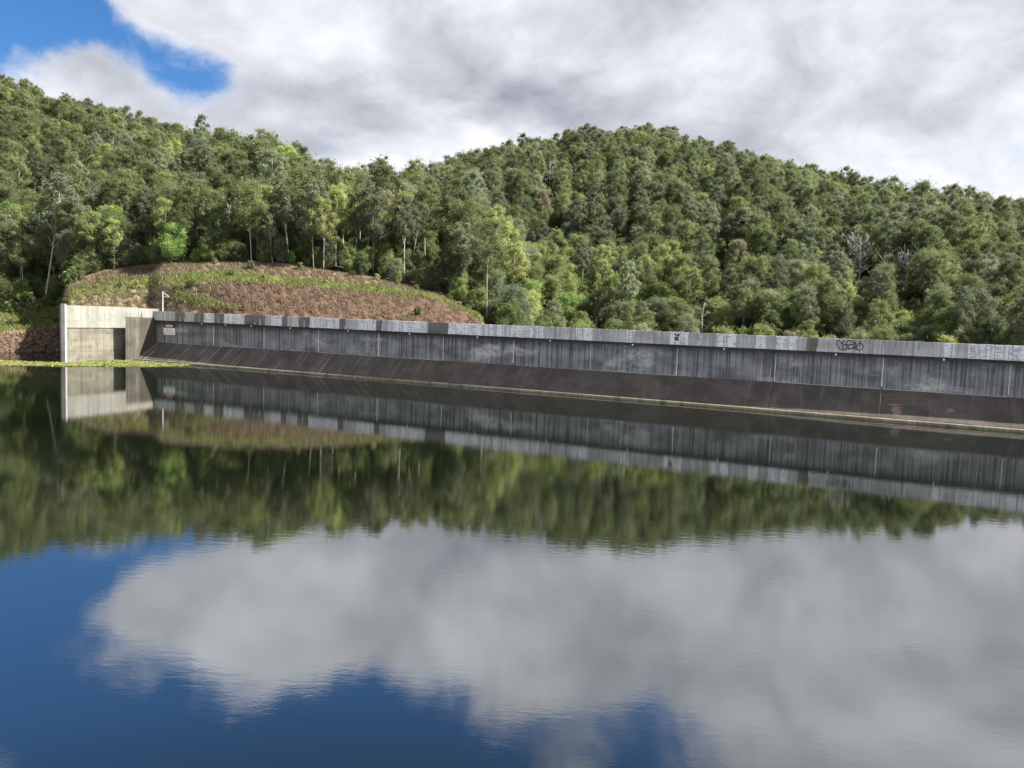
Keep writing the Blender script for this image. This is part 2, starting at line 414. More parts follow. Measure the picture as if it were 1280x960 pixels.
rockc = t.mix(t.step(nA, .38, .62), (0.089, 0.050, 0.037), (0.135, 0.087, 0.061)); rockc = t.mix(t.step(nB, .52, .66, 0, .8), rockc, (0.040, 0.024, 0.018)); rockc = t.mix(t.step(nC, .52, .7, 0, .6), rockc, (0.168, 0.118, 0.076))
dry = t.mix(nB, (0.180, 0.143, 0.075), (0.270, 0.217, 0.135))
grn = t.mix(t.step(nB, .35, .65), (0.075, 0.098, 0.019), (0.165, 0.180, 0.045))
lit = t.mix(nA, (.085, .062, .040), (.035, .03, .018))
c = t.mix(t.step(t.m('ADD', zs.outputs[0], t.m('MULTIPLY', t.m('SUBTRACT', nC, .5), .9)), .35, .65), dry, rockc)
c = t.mix(t.step(t.m('ADD', zs.outputs[1], t.m('MULTIPLY', t.m('SUBTRACT', nA, .5), 1.2)), .4, .7), c, grn)
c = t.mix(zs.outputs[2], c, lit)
finish(t, c, .95, t.m('ADD', nA, t.m('MULTIPLY', nB, .5)), .25, .7, .1)
hill = link('hillside', me, m, smooth=True); tag(hill, kind='structure', label='bushland hillside with a brown cutting behind the dam', cat='hillside')

# ------------------------------------------------------------------ water
def kerb_off(x):                                            # apron toe: distance out from the wall face, bowed slightly
    return np.interp(x, [-20, 0, 14, 30, 55, 85, 105, 128, 190], [4.6, 4.6, 4.35, 4.0, 3.75, 3.9, 4.1, 4.6, 4.6])
def D2W(x, y, z=0.0): return O0 + DE * x + DN * y + Vector((0, 0, z))
wp = [(-600, -300), (700, -300)] + [tuple(D2W(x, -1.0).xy) for x in (190, 60, -1.5)] + [tuple(on_z(150, 447).xy), tuple(on_z(86, 451).xy + Vector((0, 4)))]
wp += [(D_ * math.sin(a), D_ * math.cos(a)) for a, D_ in [(col_az(q), shore(q) + 3) for q in (84, 60, 0, -120)] + [(col_az(-400), 167), (col_az(-900), 128)]] + [(-600, 60)]
mb = MB(); mb.v = [(x, y, 0) for x, y in wp]; mb.f = [tuple(range(len(wp)))]
m, t = mat('lake_water'); oc = t.n('ShaderNodeTexCoord').outputs['Object']
r1 = t.noise(scaled(t, oc, (1.0, 2.2, 1)), 1.3, 3, .5, .3); r2 = t.noise(scaled(t, oc, (1, 1.7, 1)), 7, 3, .55); r3 = t.noise(scaled(t, oc, (1, .6, 1)), .05, 3, .5)
hgt = t.m('ADD', t.m('MULTIPLY', r1, .0048), t.m('MULTIPLY', r2, .0017))
hgt = t.m('MULTIPLY', hgt, t.step(r3, .35, .65, .55, 1.0))
bn = t.n('ShaderNodeBump', i_Height=hgt, i_Distance=1.0, i_Strength=.42)
lw = t.n('ShaderNodeLayerWeight', i_Blend=.5); t.put(lw.inputs['Normal'], bn.outputs[0])
fr = t.n('ShaderNodeValToRGB'); t.put(fr.inputs[0], lw.outputs['Facing']); el = fr.color_ramp.elements
el[0].position = 0; el[0].color = (.03, .03, .03, 1); el[1].position = 1; el[1].color = (.66, .66, .66, 1)
for p_, v_ in ((.36, .10), (.47, .20), (.56, .39), (.66, .45), (.80, .45)): e_ = el.new(p_); e_.color = (v_, v_, v_, 1)
df = t.n('ShaderNodeBsdfDiffuse'); df.inputs[0].default_value = (.004, .006, .003, 1)
gl = t.n('ShaderNodeBsdfGlossy', i_Roughness=.015); gl.inputs[0].default_value = (1, 1, 1, 1); t.put(gl.inputs['Normal'], bn.outputs[0])
mx = t.n('ShaderNodeMixShader', i_0=fr.outputs[0], i_1=df.outputs[0], i_2=gl.outputs[0]); t.n('ShaderNodeOutputMaterial', i_Surface=mx.outputs[0])
water = mb.build('water', m); tag(water, kind='structure', label='still dark reservoir water mirroring hills and clouds', cat='water')

# ------------------------------------------------------------------ dam wall
dam = empty('dam_wall', O0, -ANG)
tag(dam, 'long stained concrete spillway dam wall with panelled parapet across the lake', 'dam', kind='thing')
joint_px = [267, 330, 398, 473, 554, 642, 738, 846, 969, 1103, 1262]
JX = [dam_x(p, 425 + (p - 267) * .051) for p in joint_px]
step = (JX[-1] - JX[0]) / (len(JX) - 1)
JX = [JX[0] - step] + JX + [JX[-1] + step * i for i in range(1, 5)]
JX = [0.0] + [x for x in JX if x > 3]
GAP = .012
for i in range(len(JX) - 1):
    x0, x1 = JX[i] + GAP, JX[i + 1] - GAP
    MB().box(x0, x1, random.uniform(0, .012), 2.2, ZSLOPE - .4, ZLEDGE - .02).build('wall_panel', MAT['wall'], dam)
    # sloping apron and its toe kerb, bowed: built from 4 strips
    mb = MB(); mk = MB(); n = 4
    xs = [x0 + (x1 - x0) * k / n for k in range(n + 1)]
    for ms, prof in ((mb, lambda o: [(-.003, ZSLOPE), (-o + .45, .42), (-o + .45, -2.5), (-.003, -2.5)]),
                     (mk, lambda o: [(-o + .447, .36), (-o + .05, .33), (-o - .02, .26), (-o - .02, -2.4), (-o + .447, -2.4)])):
        rows = [[(x, y, z) for y, z in prof(float(kerb_off(x)))] for x in xs]
        q = len(rows[0]); ms.v = [v for r in rows for v in r]
        for k in range(n):
            for j in range(q): ms.f.append((k * q + j, k * q + (j + 1) % q, (k + 1) * q + (j + 1) % q, (k + 1) * q + j))
        ms.f.append(tuple(range(q - 1, -1, -1))); ms.f.append(tuple(n * q + j for j in range(q)))
    mb.build('apron_slab', MAT['apron'], dam); mk.build('kerb', MAT['kerb'], dam)
    MB().box(x0 + .1, x1 - .1, -.03, -.004, ZSLOPE - .02, ZSLOPE + random.uniform(.0, .04)).build('lime_line', MAT['faint'] if i % 3 else MAT['kerb'], dam)
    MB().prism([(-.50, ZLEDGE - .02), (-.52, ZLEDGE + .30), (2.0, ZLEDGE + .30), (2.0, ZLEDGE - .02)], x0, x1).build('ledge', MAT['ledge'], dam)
    # lime line leached from the joint
    if i > 0:
        wdt = random.uniform(.05, .10); top = ZLEDGE - .1; bot = ZSLOPE + random.choice([.02, .05, .3])
        mb = MB(); n = 9
        for k in range(n + 1):
            z = bot + (top - bot) * k / n; wv = wdt * (1.0 - .45 * k / n) * random.uniform(.6, 1.15); cx = JX[i] + random.uniform(-.02, .02)
            mb.v += [(cx - wv, -.006, z), (cx + wv, -.006, z), (cx - wv, .05, z), (cx + wv, .05, z)]
        for k in range(n):
            a = k * 4; mb.f += [(a, a + 1, a + 5, a + 4), (a + 1, a + 3, a + 7, a + 5), (a + 3, a + 2, a + 6, a + 7), (a + 2, a, a + 4, a + 6)]
        mb.build('lime_streak', MAT['leach'], dam)
# parapet panels
white_px = [(255, 265), (281, 303), (335, 352), (388, 426), (446, 469), (482, 538), (561, 680), (722, 736), (784, 796), (838, 866), (890, 914), (944, 957), (966, 990), (1157, 1169), (1171, 1200), (1210, 1400)]
dark_px = [(216, 232), (240, 252), (266, 281), (303, 318), (320, 332), (353, 358), (370, 387), (470, 476), (538, 556), (1100, 1103)]
def parapet_y(px): return 388.5 + (px - 205) * .0405 + 8
pw = step / 10.0; x = 0.0; NP = 0
while x < JX[-1] - .2:
    xc = x + pw / 2; px, py = proj(D2W(xc, -.5, 8.3))
    mm = 'parapet'
    if any(a <= px <= b for a, b in white_px): mm = 'whitewash'
    if any(a <= px <= b for a, b in dark_px): mm = 'parapet_dark'
    if mm == 'parapet' and random.random() < .03: mm = 'parapet_dark'
    yo = random.uniform(-.012, .012)
    MB().box(x + .012, x + pw - .012, -.42 + yo, -.12 + yo, ZLEDGE + .31, ZTOP + random.uniform(-.012, .012)).build('parapet_panel', MAT[mm], dam, bevel=.015)
    if mm != 'parapet': COL.objects[-1]['label'] = 'whitewashed parapet panel covered in faded graffiti' if mm == 'whitewash' else 'dark stained parapet panel'
    if random.random() < .72:                                # pale lime run on the panel joint
        mb = MB(); h0 = random.uniform(.3, 1.0) * 1.35; n = 4; zb = ZLEDGE + .33; wv0 = random.uniform(.035, .09)
        for k in range(n + 1):
            z = zb + h0 * k / n; wv = wv0 * (1.1 - .8 * k / n) * random.uniform(.8, 1.2)
            mb.v += [(x - wv, -.445, z), (x + wv, -.445, z), (x - wv, -.38, z), (x + wv, -.38, z)]
        for k in range(n):
            a = k * 4; mb.f += [(a, a + 1, a + 5, a + 4), (a + 1, a + 3, a + 7, a + 5), (a + 3, a + 2, a + 6, a + 7), (a + 2, a, a + 4, a + 6)]
        mb.f.append((n * 4, n * 4 + 1, n * 4 + 3, n * 4 + 2)); mb.build('lime_run', MAT['leach'], dam)
    x += pw; NP += 1
MB().box(0, JX[-1], -.10, 1.9, ZLEDGE + .3, ZTOP - .25).build('crest_core', MAT['parapet'], dam)
# small white reflectors under the ledge
for px in (252, 282, 314, 363, 435, 512, 597, 688, 791, 905, 1045, 1180):
    py = 405 + (px - 252) * .0455
    x = dam_x(px, py, .53)
    mb = MB(); k = 8
    for yy in (-.60, -.50): mb.v += [(x + .11 * math.cos(j * .7854), yy, ZLEDGE + .05 + .11 * math.sin(j * .7854)) for j in range(k)]
    mb.f = [tuple(range(k)), tuple(range(2 * k - 1, k - 1, -1))] + [(j, (j + 1) % k, k + (j + 1) % k, k + j) for j in range(k)]
    mb.build('white_marker', MAT['white'], dam)

def stroke(mb, pts, wd, y, close=False):
    """a flat spray stroke (2.5 D ribbon, in the wall plane) of a few mm thickness"""
    if close: pts = pts + [pts[0]]
    P2 = [Vector(p) for p in pts]
    for a, b_ in zip(P2[:-1], P2[1:]):
        d = b_ - a
        if d.length < 1e-6: continue
        d.normalize(); nrm = Vector((-d.y, d.x)) * wd / 2; a2 = a - d * wd * .3; b2 = b_ + d * wd * .3
        i = len(mb.v)
        yj = y - random.uniform(0, .004)
        for p in (a2 - nrm, a2 + nrm, b2 + nrm, b2 - nrm): mb.v.append((p.x, yj, p.y))
        for p in (a2 - nrm, a2 + nrm, b2 + nrm, b2 - nrm): mb.v.append((p.x, yj + .012, p.y))
        mb.f += [(i, i + 1, i + 2, i + 3), (i + 7, i + 6, i + 5, i + 4), (i, i + 4, i + 5, i + 1), (i + 1, i + 5, i + 6, i + 2), (i + 2, i + 6, i + 7, i + 3), (i + 3, i + 7, i + 4, i)]
def loop(cx, cz, rx, rz, a0=0, a1=360, n=14, tilt=0):
    return [(cx + rx * math.cos(R(a0 + (a1 - a0) * k / n)) + tilt * rz * math.sin(R(a0 + (a1 - a0) * k / n)), cz + rz * math.sin(R(a0 + (a1 - a0) * k / n))) for k in range(n + 1)]
# black bubble-letter tag (pixels 1046-1080, parapet)
xa, xb = dam_x(1046, 431, .44), dam_x(1080, 432, .44); L = xb - xa
mb = MB(); zc = 8.38
def sx(u): return xa + u * L
for pts in ([(sx(.02), 9.0), (sx(.0), 8.5), (sx(.07), 8.05), (sx(.2), 7.85), (sx(.32), 7.8), (sx(.37), 8.1), (sx(.36), 8.5), (sx(.28), 8.55)], [(sx(.02), 9.0), (sx(.12), 8.9), (sx(.18), 8.55), (sx(.27), 9.0), (sx(.2), 8.5)],
            loop(sx(.30), 8.18, .07 * L, .34), loop(sx(.46), 8.75, .11 * L, .30, 20, 330), loop(sx(.52), 8.3, .10 * L, .26, 60, 400), [(sx(.6), 9.0), (sx(.62), 8.5), (sx(.7), 8.9), (sx(.68), 8.1), (sx(.76), 8.6)],
            loop(sx(.85), 8.32, .12 * L, .42), [(sx(.62), 8.1), (sx(.75), 7.95), (sx(.86), 7.88)], [(sx(.4), 8.0), (sx(.55), 8.0), (sx(.66), 8.25)], [(sx(.84), 9.0), (sx(.84), 8.35)]):
    stroke(mb, pts, .10, -.452)
g = mb.build('black_graffiti', MAT['blueblack'], dam); g['label'] = 'black bubble-letter spray tag'
# black blot on a white tag (pixel 846)
xa = dam_x(846, 421, .44); mb = MB()
stroke(mb, [(xa - .25, 8.9), (xa, 8.75), (xa + .3, 8.92), (xa + .1, 8.5), (xa - .3, 8.45), (xa + .2, 8.3), (xa - .25, 8.2), (xa + .25, 8.15)], .16, -.452)
mb.build('black_graffiti', MAT['blueblack'], dam)['label'] = 'small black spray figure'
# big pale block letters at the right end and elsewhere: strokes in white paint
def letters(px0, px1, shapes, mate='white', wd=.16, lab=None):
    xa, xb = dam_x(px0, parapet_y(px0), .44), dam_x(px1, parapet_y(px1), .44); n = len(shapes); cw = (xb - xa) / n
    mb = MB()
    for k, sh in enumerate(shapes):
        for pl in sh: stroke(mb, [(xa + cw * (k + .12 + .76 * u), 7.62 + 1.42 * v) for u, v in pl], wd, -.452)
    o = mb.build('white_graffiti', MAT[mate], dam)
    if lab: o['label'] = lab
LS = [[(1, .9), (.4, 1), (.05, .75), (.5, .52), (.95, .3), (.6, .02), (0, .1)]]
LE = [[(1, 1), (0, 1), (0, 0), (1, 0)], [(0, .5), (.8, .5)]]
LL = [[(.1, 1), (.1, 0), (1, 0)]]
LK = [[(0, 1), (0, 0)], [(1, 1), (.1, .5), (1, 0)]]
LH = [[(0, 1), (0, 0)], [(1, 1), (1, 0)], [(0, .5), (1, .5)], [(0, .75), (1, .75)], [(0, .25), (1, .25)]]
LA = [[(0, 0), (.5, 1), (1, 0)], [(.2, .4), (.8, .4)]]
def scribble(n=9):
    out = []
    for k in range(n):
        v = (k + random.uniform(.1, .9)) / n; u0 = random.uniform(0, .35); out.append([(u0, v), (u0 + random.uniform(.15, .4), v + random.uniform(-.04, .04)), (min(1, u0 + random.uniform(.3, .65)), v + random.uniform(-.08, .08))])
    return out
letters(1211, 1238, [scribble(8) + LS, scribble(6)], 'faint', .06, 'faint grey scribbled letters on the parapet near the right end'); letters(1240, 1278, [scribble(5) + LL, LK + scribble(5)], 'faint', .09)
for p0, p1, k_, mt in ((872, 880, 1, 'white'), (945, 956, 1, 'faint'), (966, 989, 2, 'faint'), (891, 913, 2, 'faint'), (1171, 1199, 2, 'faint'), (1158, 1168, 1, 'faint'), (785, 795, 1, 'faint'), (585, 640, 4, 'faint'), (484, 535, 4, 'faint'), (650, 675, 2, 'faint'), (392, 424, 3, 'faint')):
    letters(p0, p1, [scribble(random.randint(6, 11)) for _ in range(k_)], mt, .05)
# spalled patches on the apron (pixel 1121,513 and 1188,513)
def apron_pt(px, py):
    best = None
    for k in range(200):
        o = k / 200 * 4.0; P3 = dam_hit(px, py, o); x = (P3 - O0).dot(DE); f = o / (float(kerb_off(x)) - .45); zz = ZSLOPE + (.42 - ZSLOPE) * f
        if best is None or abs(P3.z - zz) < best[0]: best = (abs(P3.z - zz), x, f)
    return best[1], best[2]
for px, py, rx, rz, shp in ((1121, 514, .62, .26, 1), (1188, 513, .36, .10, 0), (1119, 506, .75, .06, 0)):
    x0, f0 = apron_pt(px, py); mb = MB(); k = 16
    for lift in (.012, -.05):
        for j in range(k):
            a = j * 2 * math.pi / k; rr = 1 + random.uniform(-.18, .18); dx = rx * math.cos(a) * rr; df = -rz * math.sin(a) * rr
            if shp: dx *= (1 - .75 * max(0, df / rz))
            f = f0 + df * .62; o = float(kerb_off(x0)) - .45
            mb.v.append((x0 + dx, -o * f - lift * .6, ZSLOPE + (.42 - ZSLOPE) * f + lift * .8))
    mb.f = [tuple(range(k)), tuple(range(2 * k - 1, k - 1, -1))] + [(j, k + j, k + (j + 1) % k, (j + 1) % k) for j in range(k)]
    mb.build('spalled_patch', MAT['spall'], dam)

# ------------------------------------------------------------------ danger sign on the wall
sx0 = dam_x(212, 411); so = empty('danger_sign', D2W(sx0, -.06, 5.6), -ANG); so.scale = (1.4, 1, 1.12)
tag(so, 'white danger sign with red oval on black band fixed to the dam wall', 'sign')
MB().box(-1.08, 1.08, -.03, .0, -.62, .52).build('text_board', MAT['white'], so)
MB().box(-1.0, 1.0, -.03, .0, .525, 1.18).build('header_board', MAT['black'], so)
mb = MB(); k = 24
for yy in (-.045, -.028): mb.v += [(.78 * math.cos(2 * math.pi * j / k), yy, .86 + .28 * math.sin(2 * math.pi * j / k)) for j in range(k)]
mb.f = [tuple(range(k)), tuple(range(2 * k - 1, k - 1, -1))] + [(j, k + j, k + (j + 1) % k, (j + 1) % k) for j in range(k)]
mb.build('red_oval', MAT['red'], so)
def text(body, size, x, z, y, mate, parent, name):
    cu = bpy.data.curves.new(name, 'FONT'); cu.body = body; cu.size = size; cu.align_x = 'CENTER'; cu.align_y = 'CENTER'; cu.extrude = .002; cu.resolution_u = 2
    o = bpy.data.objects.new(name, cu); COL.objects.link(o); dg = bpy.context.evaluated_depsgraph_get()
    me = bpy.data.meshes.new_from_object(o.evaluated_get(dg)); bpy.data.objects.remove(o)
    o = link(name, me, mate, parent); o.location = (x, y, z); o.rotation_euler = (math.pi / 2, 0, 0); return o
text('DANGER', .36, 0, .86, -.052, MAT['white'], so, 'lettering')
for z, h, words in ((.30, .13, ((-.62, -.12), (.08, .5))), (-.02, .14, ((-.66, .02), (.22, .72))), (-.36, .15, ((-.86, -.38), (-.22, .16), (.34, .86)))):
    for a, b_ in words: MB().box(a, b_, -.038, -.029, z - h / 2, z + h / 2).build('worn_lettering', MAT['faint'], so)
for u in (-.9, .9): MB().box(u - .04, u + .04, .002, .06, -.5, 1.1).build('bracket', MAT['steel'], so)

# ------------------------------------------------------------------ white davit post behind the parapet
dp = D2W(dam_x(203.5, 380, -1.0), 1.0, 0); da = empty('davit_post', Vector((dp.x, dp.y, ZTOP - .26)), -ANG)
tag(da, 'slim white steel post with a slanting arm on the dam crest', 'post')
MB().tube([(0, 0, 0), (0, 0, 4.05)], [.075, .065], 8).build('post', MAT['white'], da)
MB().tube([(0, 0, 3.85), (1.7, 0, 3.05)], [.05, .04], 6).build('arm', MAT['white'], da)
MB().tube([(-.3, 0, 2.95), (1.55, 0, 3.08)], [.045, .04], 6).build('stay', MAT['steel'], da)
MB().box(-.25, .25, -.25, .25, 0, .06).build('base_plate', MAT['steel'], da)

# ------------------------------------------------------------------ wing wall left of the dam
A = on_z(83, 452.5); Bp = D2W(-3.0, 0.6)                       # wall front from A to the pillar
we = (Bp - A); wl = we.length; wa = math.atan2(we.y, we.x)
wing = empty('wing_wall', A, wa); tag(wing, 'pale concrete wing wall in three lifts with thick end pier, left of the dam', 'wall', kind='thing')
LW = wl + .6
zs_ = [-2.5, 1.75, 5.9, 9.75]
jx = LW * .86
MB().box(.02, LW, 0.0, 1.5, zs_[0], zs_[1] - .03).build('wall_lift', MAT['wing'], wing)
MB().box(.02, LW, .06, 1.5, zs_[1], zs_[2] - .03).build('wall_lift', MAT['wing'], wing)
MB().box(.02, jx - .02, -.10, 1.5, zs_[2], zs_[3]).build('wall_lift', MAT['wing_top'], wing)
mbx = MB().box(jx + .02, LW + 3.6, -.10, 1.5, zs_[2], zs_[3] - .12).build('wall_lift', MAT['wing_top'], wing)
for a, b_ in ((-2.5, 1.2), (1.23, 1.72), (1.75, 3.2), (3.23, 6.9), (6.93, 9.95)):
    MB().box(-.30, -.01, -.14, .80, a + random.uniform(0, .02), b_).build('pier_block', MAT['pier'], wing, bevel=.02)
# teal tag
mb = MB(); u0 = 3.4
for pts in ([(u0, 8.3), (u0 + .5, 7.6), (u0 + 1, 8.5), (u0 + 1.3, 7.5), (u0 + 1.7, 8.2), (u0 + 2.4, 8.1), (u0 + 2, 7.5), (u0 + 2.8, 7.4)], loop(u0 + 2.5, 7.8, .5, .4), [(u0 + .2, 7.3), (u0 + 1.8, 7.2), (u0 + 3.4, 7.0)], [(u0 + 3, 8.2), (u0 + 3.3, 7.5), (u0 + 3.8, 7.8)]):
    stroke(mb, pts, .13, -.112)
mb.build('teal_graffiti', MAT['teal'], wing)['label'] = 'faded teal spray tag'
# pillar (buttress) at the dam's end: its own thing
pil = empty('buttress_pillar', D2W(-1.0, 0, 0), -ANG); tag(pil, 'square concrete buttress pillar between the wing wall and the dam', 'pillar', kind='thing')
PX0 = dam_x(157, 425, 4.2) + 1.0; PX1 = dam_x(170.5, 425, 4.2) + 1.0
def foot_prism(name, foot, z0, z1, mate, par):
    n = len(foot); mb = MB(); mb.v = [(x, y, z0) for x, y in foot] + [(x, y, z1) for x, y in foot]
    mb.f = [(i, (i + 1) % n, n + (i + 1) % n, n + i) for i in range(n)] + [tuple(range(n - 1, -1, -1)), tuple(range(n, 2 * n))]
    return mb.build(name, mate, par)
sk = 1.7                                                     # front turned to lie parallel with the wing wall
PXL = dam_x(157, 425, 4.2 + sk) + 1.0
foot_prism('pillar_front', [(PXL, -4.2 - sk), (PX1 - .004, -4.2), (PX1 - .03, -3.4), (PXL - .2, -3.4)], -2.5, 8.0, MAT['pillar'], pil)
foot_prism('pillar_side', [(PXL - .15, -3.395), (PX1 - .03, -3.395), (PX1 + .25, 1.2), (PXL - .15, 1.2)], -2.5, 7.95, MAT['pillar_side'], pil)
# return wall filling between pillar and first wall panel
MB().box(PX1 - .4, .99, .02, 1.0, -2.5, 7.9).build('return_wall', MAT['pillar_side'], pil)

# ------------------------------------------------------------------ loose stones, grass, water plants (uncountable)
def ico():
    import bmesh
    bm = bmesh.new(); bmesh.ops.create_icosphere(bm, subdivisions=1, radius=1); v = np.array([p.co[:] for p in bm.verts]); f = np.array([[q.index for q in p.verts] for p in bm.faces]); bm.free(); return v, f
IV, IF = ico()
def stones(name, pts, sizes, mate, label):
    Vs = []; Fs = []
    for k, (p, s_) in enumerate(zip(pts, sizes)):
        v = IV * (1 + RNG.uniform(-.28, .28, (len(IV), 1))) * np.array([s_ * RNG.uniform(.7, 1.3), s_ * RNG.uniform(.7, 1.3), s_ * RNG.uniform(.5, .9)])
        a = RNG.uniform(0, 6.28); c_, s2 = math.cos(a), math.sin(a); v = np.stack([v[:, 0] * c_ - v[:, 1] * s2, v[:, 0] * s2 + v[:, 1] * c_, v[:, 2]], 1) + np.array(p)
        Vs.append(v); Fs.append(IF + k * len(IV))
    o = link(name, np_mesh(name, np.concatenate(Vs), np.concatenate(Fs)), mate); return tag(o, label, name.replace('_', ' '), kind='stuff')
def stonemat(name, a, b_, c_):
    m, t = mat(name); g = t.n('ShaderNodeNewGeometry'); oc = t.n('ShaderNodeTexCoord').outputs['Object']
    rp = g.outputs['Random Per Island']; n = t.noise(oc, 5, 4, .6)
    c = t.mix(rp, a, b_); c = t.mix(t.step(t.m('FRACT', t.m('MULTIPLY', rp, 9.7)), .7, .9), c, c_); c = t.mix(t.step(n, .4, .7, 0, .5), c, tuple(x * .5 for x in a))
    finish(t, c, .9, n, .05, .5, .2); return m
def scatter(px0, px1, t0, t1, n):
    out = []
    for _ in range(n):
        a = random.uniform(col_az(px0), col_az(px1)); pr = profile(a); tt = random.uniform(t0, t1); i = min(int(tt), NROW - 2); u = tt - i
        Dd = pr[i, 0] * (1 - u) + pr[i + 1, 0] * u; out.append((Dd * math.sin(a), Dd * math.cos(a), height(a, Dd, pr)))
    return out
rip = scatter(-260, 84, .85, 2.03, 3800)
stones('riprap_stones', rip, [random.uniform(.14, .42) * (1.5 if random.random() < .12 else 1) for _ in rip], stonemat('riprap_stone', (0.075, 0.048, 0.036), (0.156, 0.107, 0.077), (0.214, 0.165, 0.119)), 'brown broken rock facing the bank left of the wing wall')
cs = [p for p in scatter(205, 604, 1.2, 2.0, 5200)] + scatter(150, 560, 3.05, 3.95, 1800)
stones('cutting_rubble', cs, [random.uniform(.07, .24) for _ in cs], stonemat('rubble_stone', (0.082, 0.046, 0.034), (0.150, 0.093, 0.069), (0.193, 0.134, 0.096)), 'reddish brown rubble over the face of the cutting')

def blades(name, pts, hs, nb, mate, label, spread=.35, wd=.05):
    n = len(pts) * nb
    base = np.repeat(np.array(pts), nb, 0) + np.concatenate([RNG.normal(0, spread, (n, 2)), np.zeros((n, 1)) - .06], 1)
    h = np.repeat(np.array(hs), nb) * RNG.uniform(.5, 1.2, n); a = RNG.uniform(0, 6.28, n); ln = RNG.uniform(.15, .8, n) * h
    dx, dy = np.cos(a), np.sin(a); b2 = RNG.uniform(0, 6.28, n); wx, wy = np.cos(b2) * wd, np.sin(b2) * wd
    V0 = base + np.stack([wx, wy, 0 * wx], 1); V1 = base - np.stack([wx, wy, 0 * wx], 1); V2 = base + np.stack([dx * ln, dy * ln, h], 1)
    Vv = np.stack([V0, V1, V2], 1).reshape(-1, 3)
    o = link(name, np_mesh(name, Vv, np.arange(n * 3).reshape(-1, 3)), mate); return tag(o, label, 'grass', kind='stuff')
dryg = leafmat('dry_grass', (0.150, 0.116, 0.056), (0.315, 0.255, 0.143), .3); grng = leafmat('green_grass', (0.075, 0.101, 0.015), (0.195, 0.217, 0.045), .35)
pts = scatter(95, 602, 1.15, 2.0, 2600) + scatter(120, 560, 3.0, 4.0, 2600) + scatter(86, 240, 1.0, 4.0, 1800) + scatter(-200, 84, 2.05, 4.0, 1200)
blades('dry_grass', pts, [random.uniform(.25, .8) for _ in pts], 7, dryg, 'dry straw-coloured grass tufts over the cutting and bank')
pts = [p for p in scatter(215, 600, 1.9, 3.15, 3400) if random.random() < .25 + .75 * (math.sin(p[0] * .55) + math.sin(p[0] * 1.3 + p[1] * .7 + 1) > -.25)] + scatter(86, 290, 1.4, 3.6, 500) + scatter(-200, 84, 2.0, 3.4, 2600)
pts += [p for p in scatter(215, 300, 1.2, 2.3, 1500) if abs(proj(p)[1] - (367 + (proj(p)[0] - 215) * .27)) < 6]
blades('green_grass', pts, [random.uniform(.3, .9) for _ in pts], 8, grng, 'fresh green grass along the bench of the cutting and the bank', wd=.07)

# floating water plants: band in front of wing wall
n = 16000; lp = []
top_x = [-60, 0, 60, 82, 100, 125, 160, 200, 225, 238]; top_y = [450, 450.5, 453, 453.5, 452, 449, 448, 448.5, 452, 456]; bot_y = [457, 457, 457.5, 458.2, 458.2, 458.4, 458.6, 458.6, 458.2, 457]
while len(lp) < n:
    px = random.uniform(-60, 238); a, b_ = np.interp(px, top_x, top_y), np.interp(px, top_x, bot_y)
    py = a + (b_ - a) * random.random(); e = min(py - a, b_ - py, .5 * (238 - px)) / 1.2
    if random.random() > .25 + e: continue
    lp.append(on_z(px, py))
base = np.array([p[:] for p in lp]); a = RNG.uniform(0, 6.28, n); s_ = RNG.uniform(.10, .26, n); up = RNG.uniform(.015, .10, n)
ex = np.stack([np.cos(a) * s_, np.sin(a) * s_, RNG.uniform(-.35, .35, n) * s_], 1); ey = np.stack([-np.sin(a) * s_ * .8, np.cos(a) * s_ * .8, RNG.uniform(-.35, .35, n) * s_], 1); base[:, 2] = up
Vv = np.stack([base + ex, base + ey, base - ex, base - ey], 1).reshape(-1, 3)
o = link('water_plants', np_mesh('water_plants', Vv, np.arange(n * 4).reshape(-1, 4)), leafmat('water_plant', (0.120, 0.160, 0.028), (0.288, 0.320, 0.080), .3))
tag(o, 'pale green floating water plants in a band before the wing wall', 'water plants', kind='stuff')

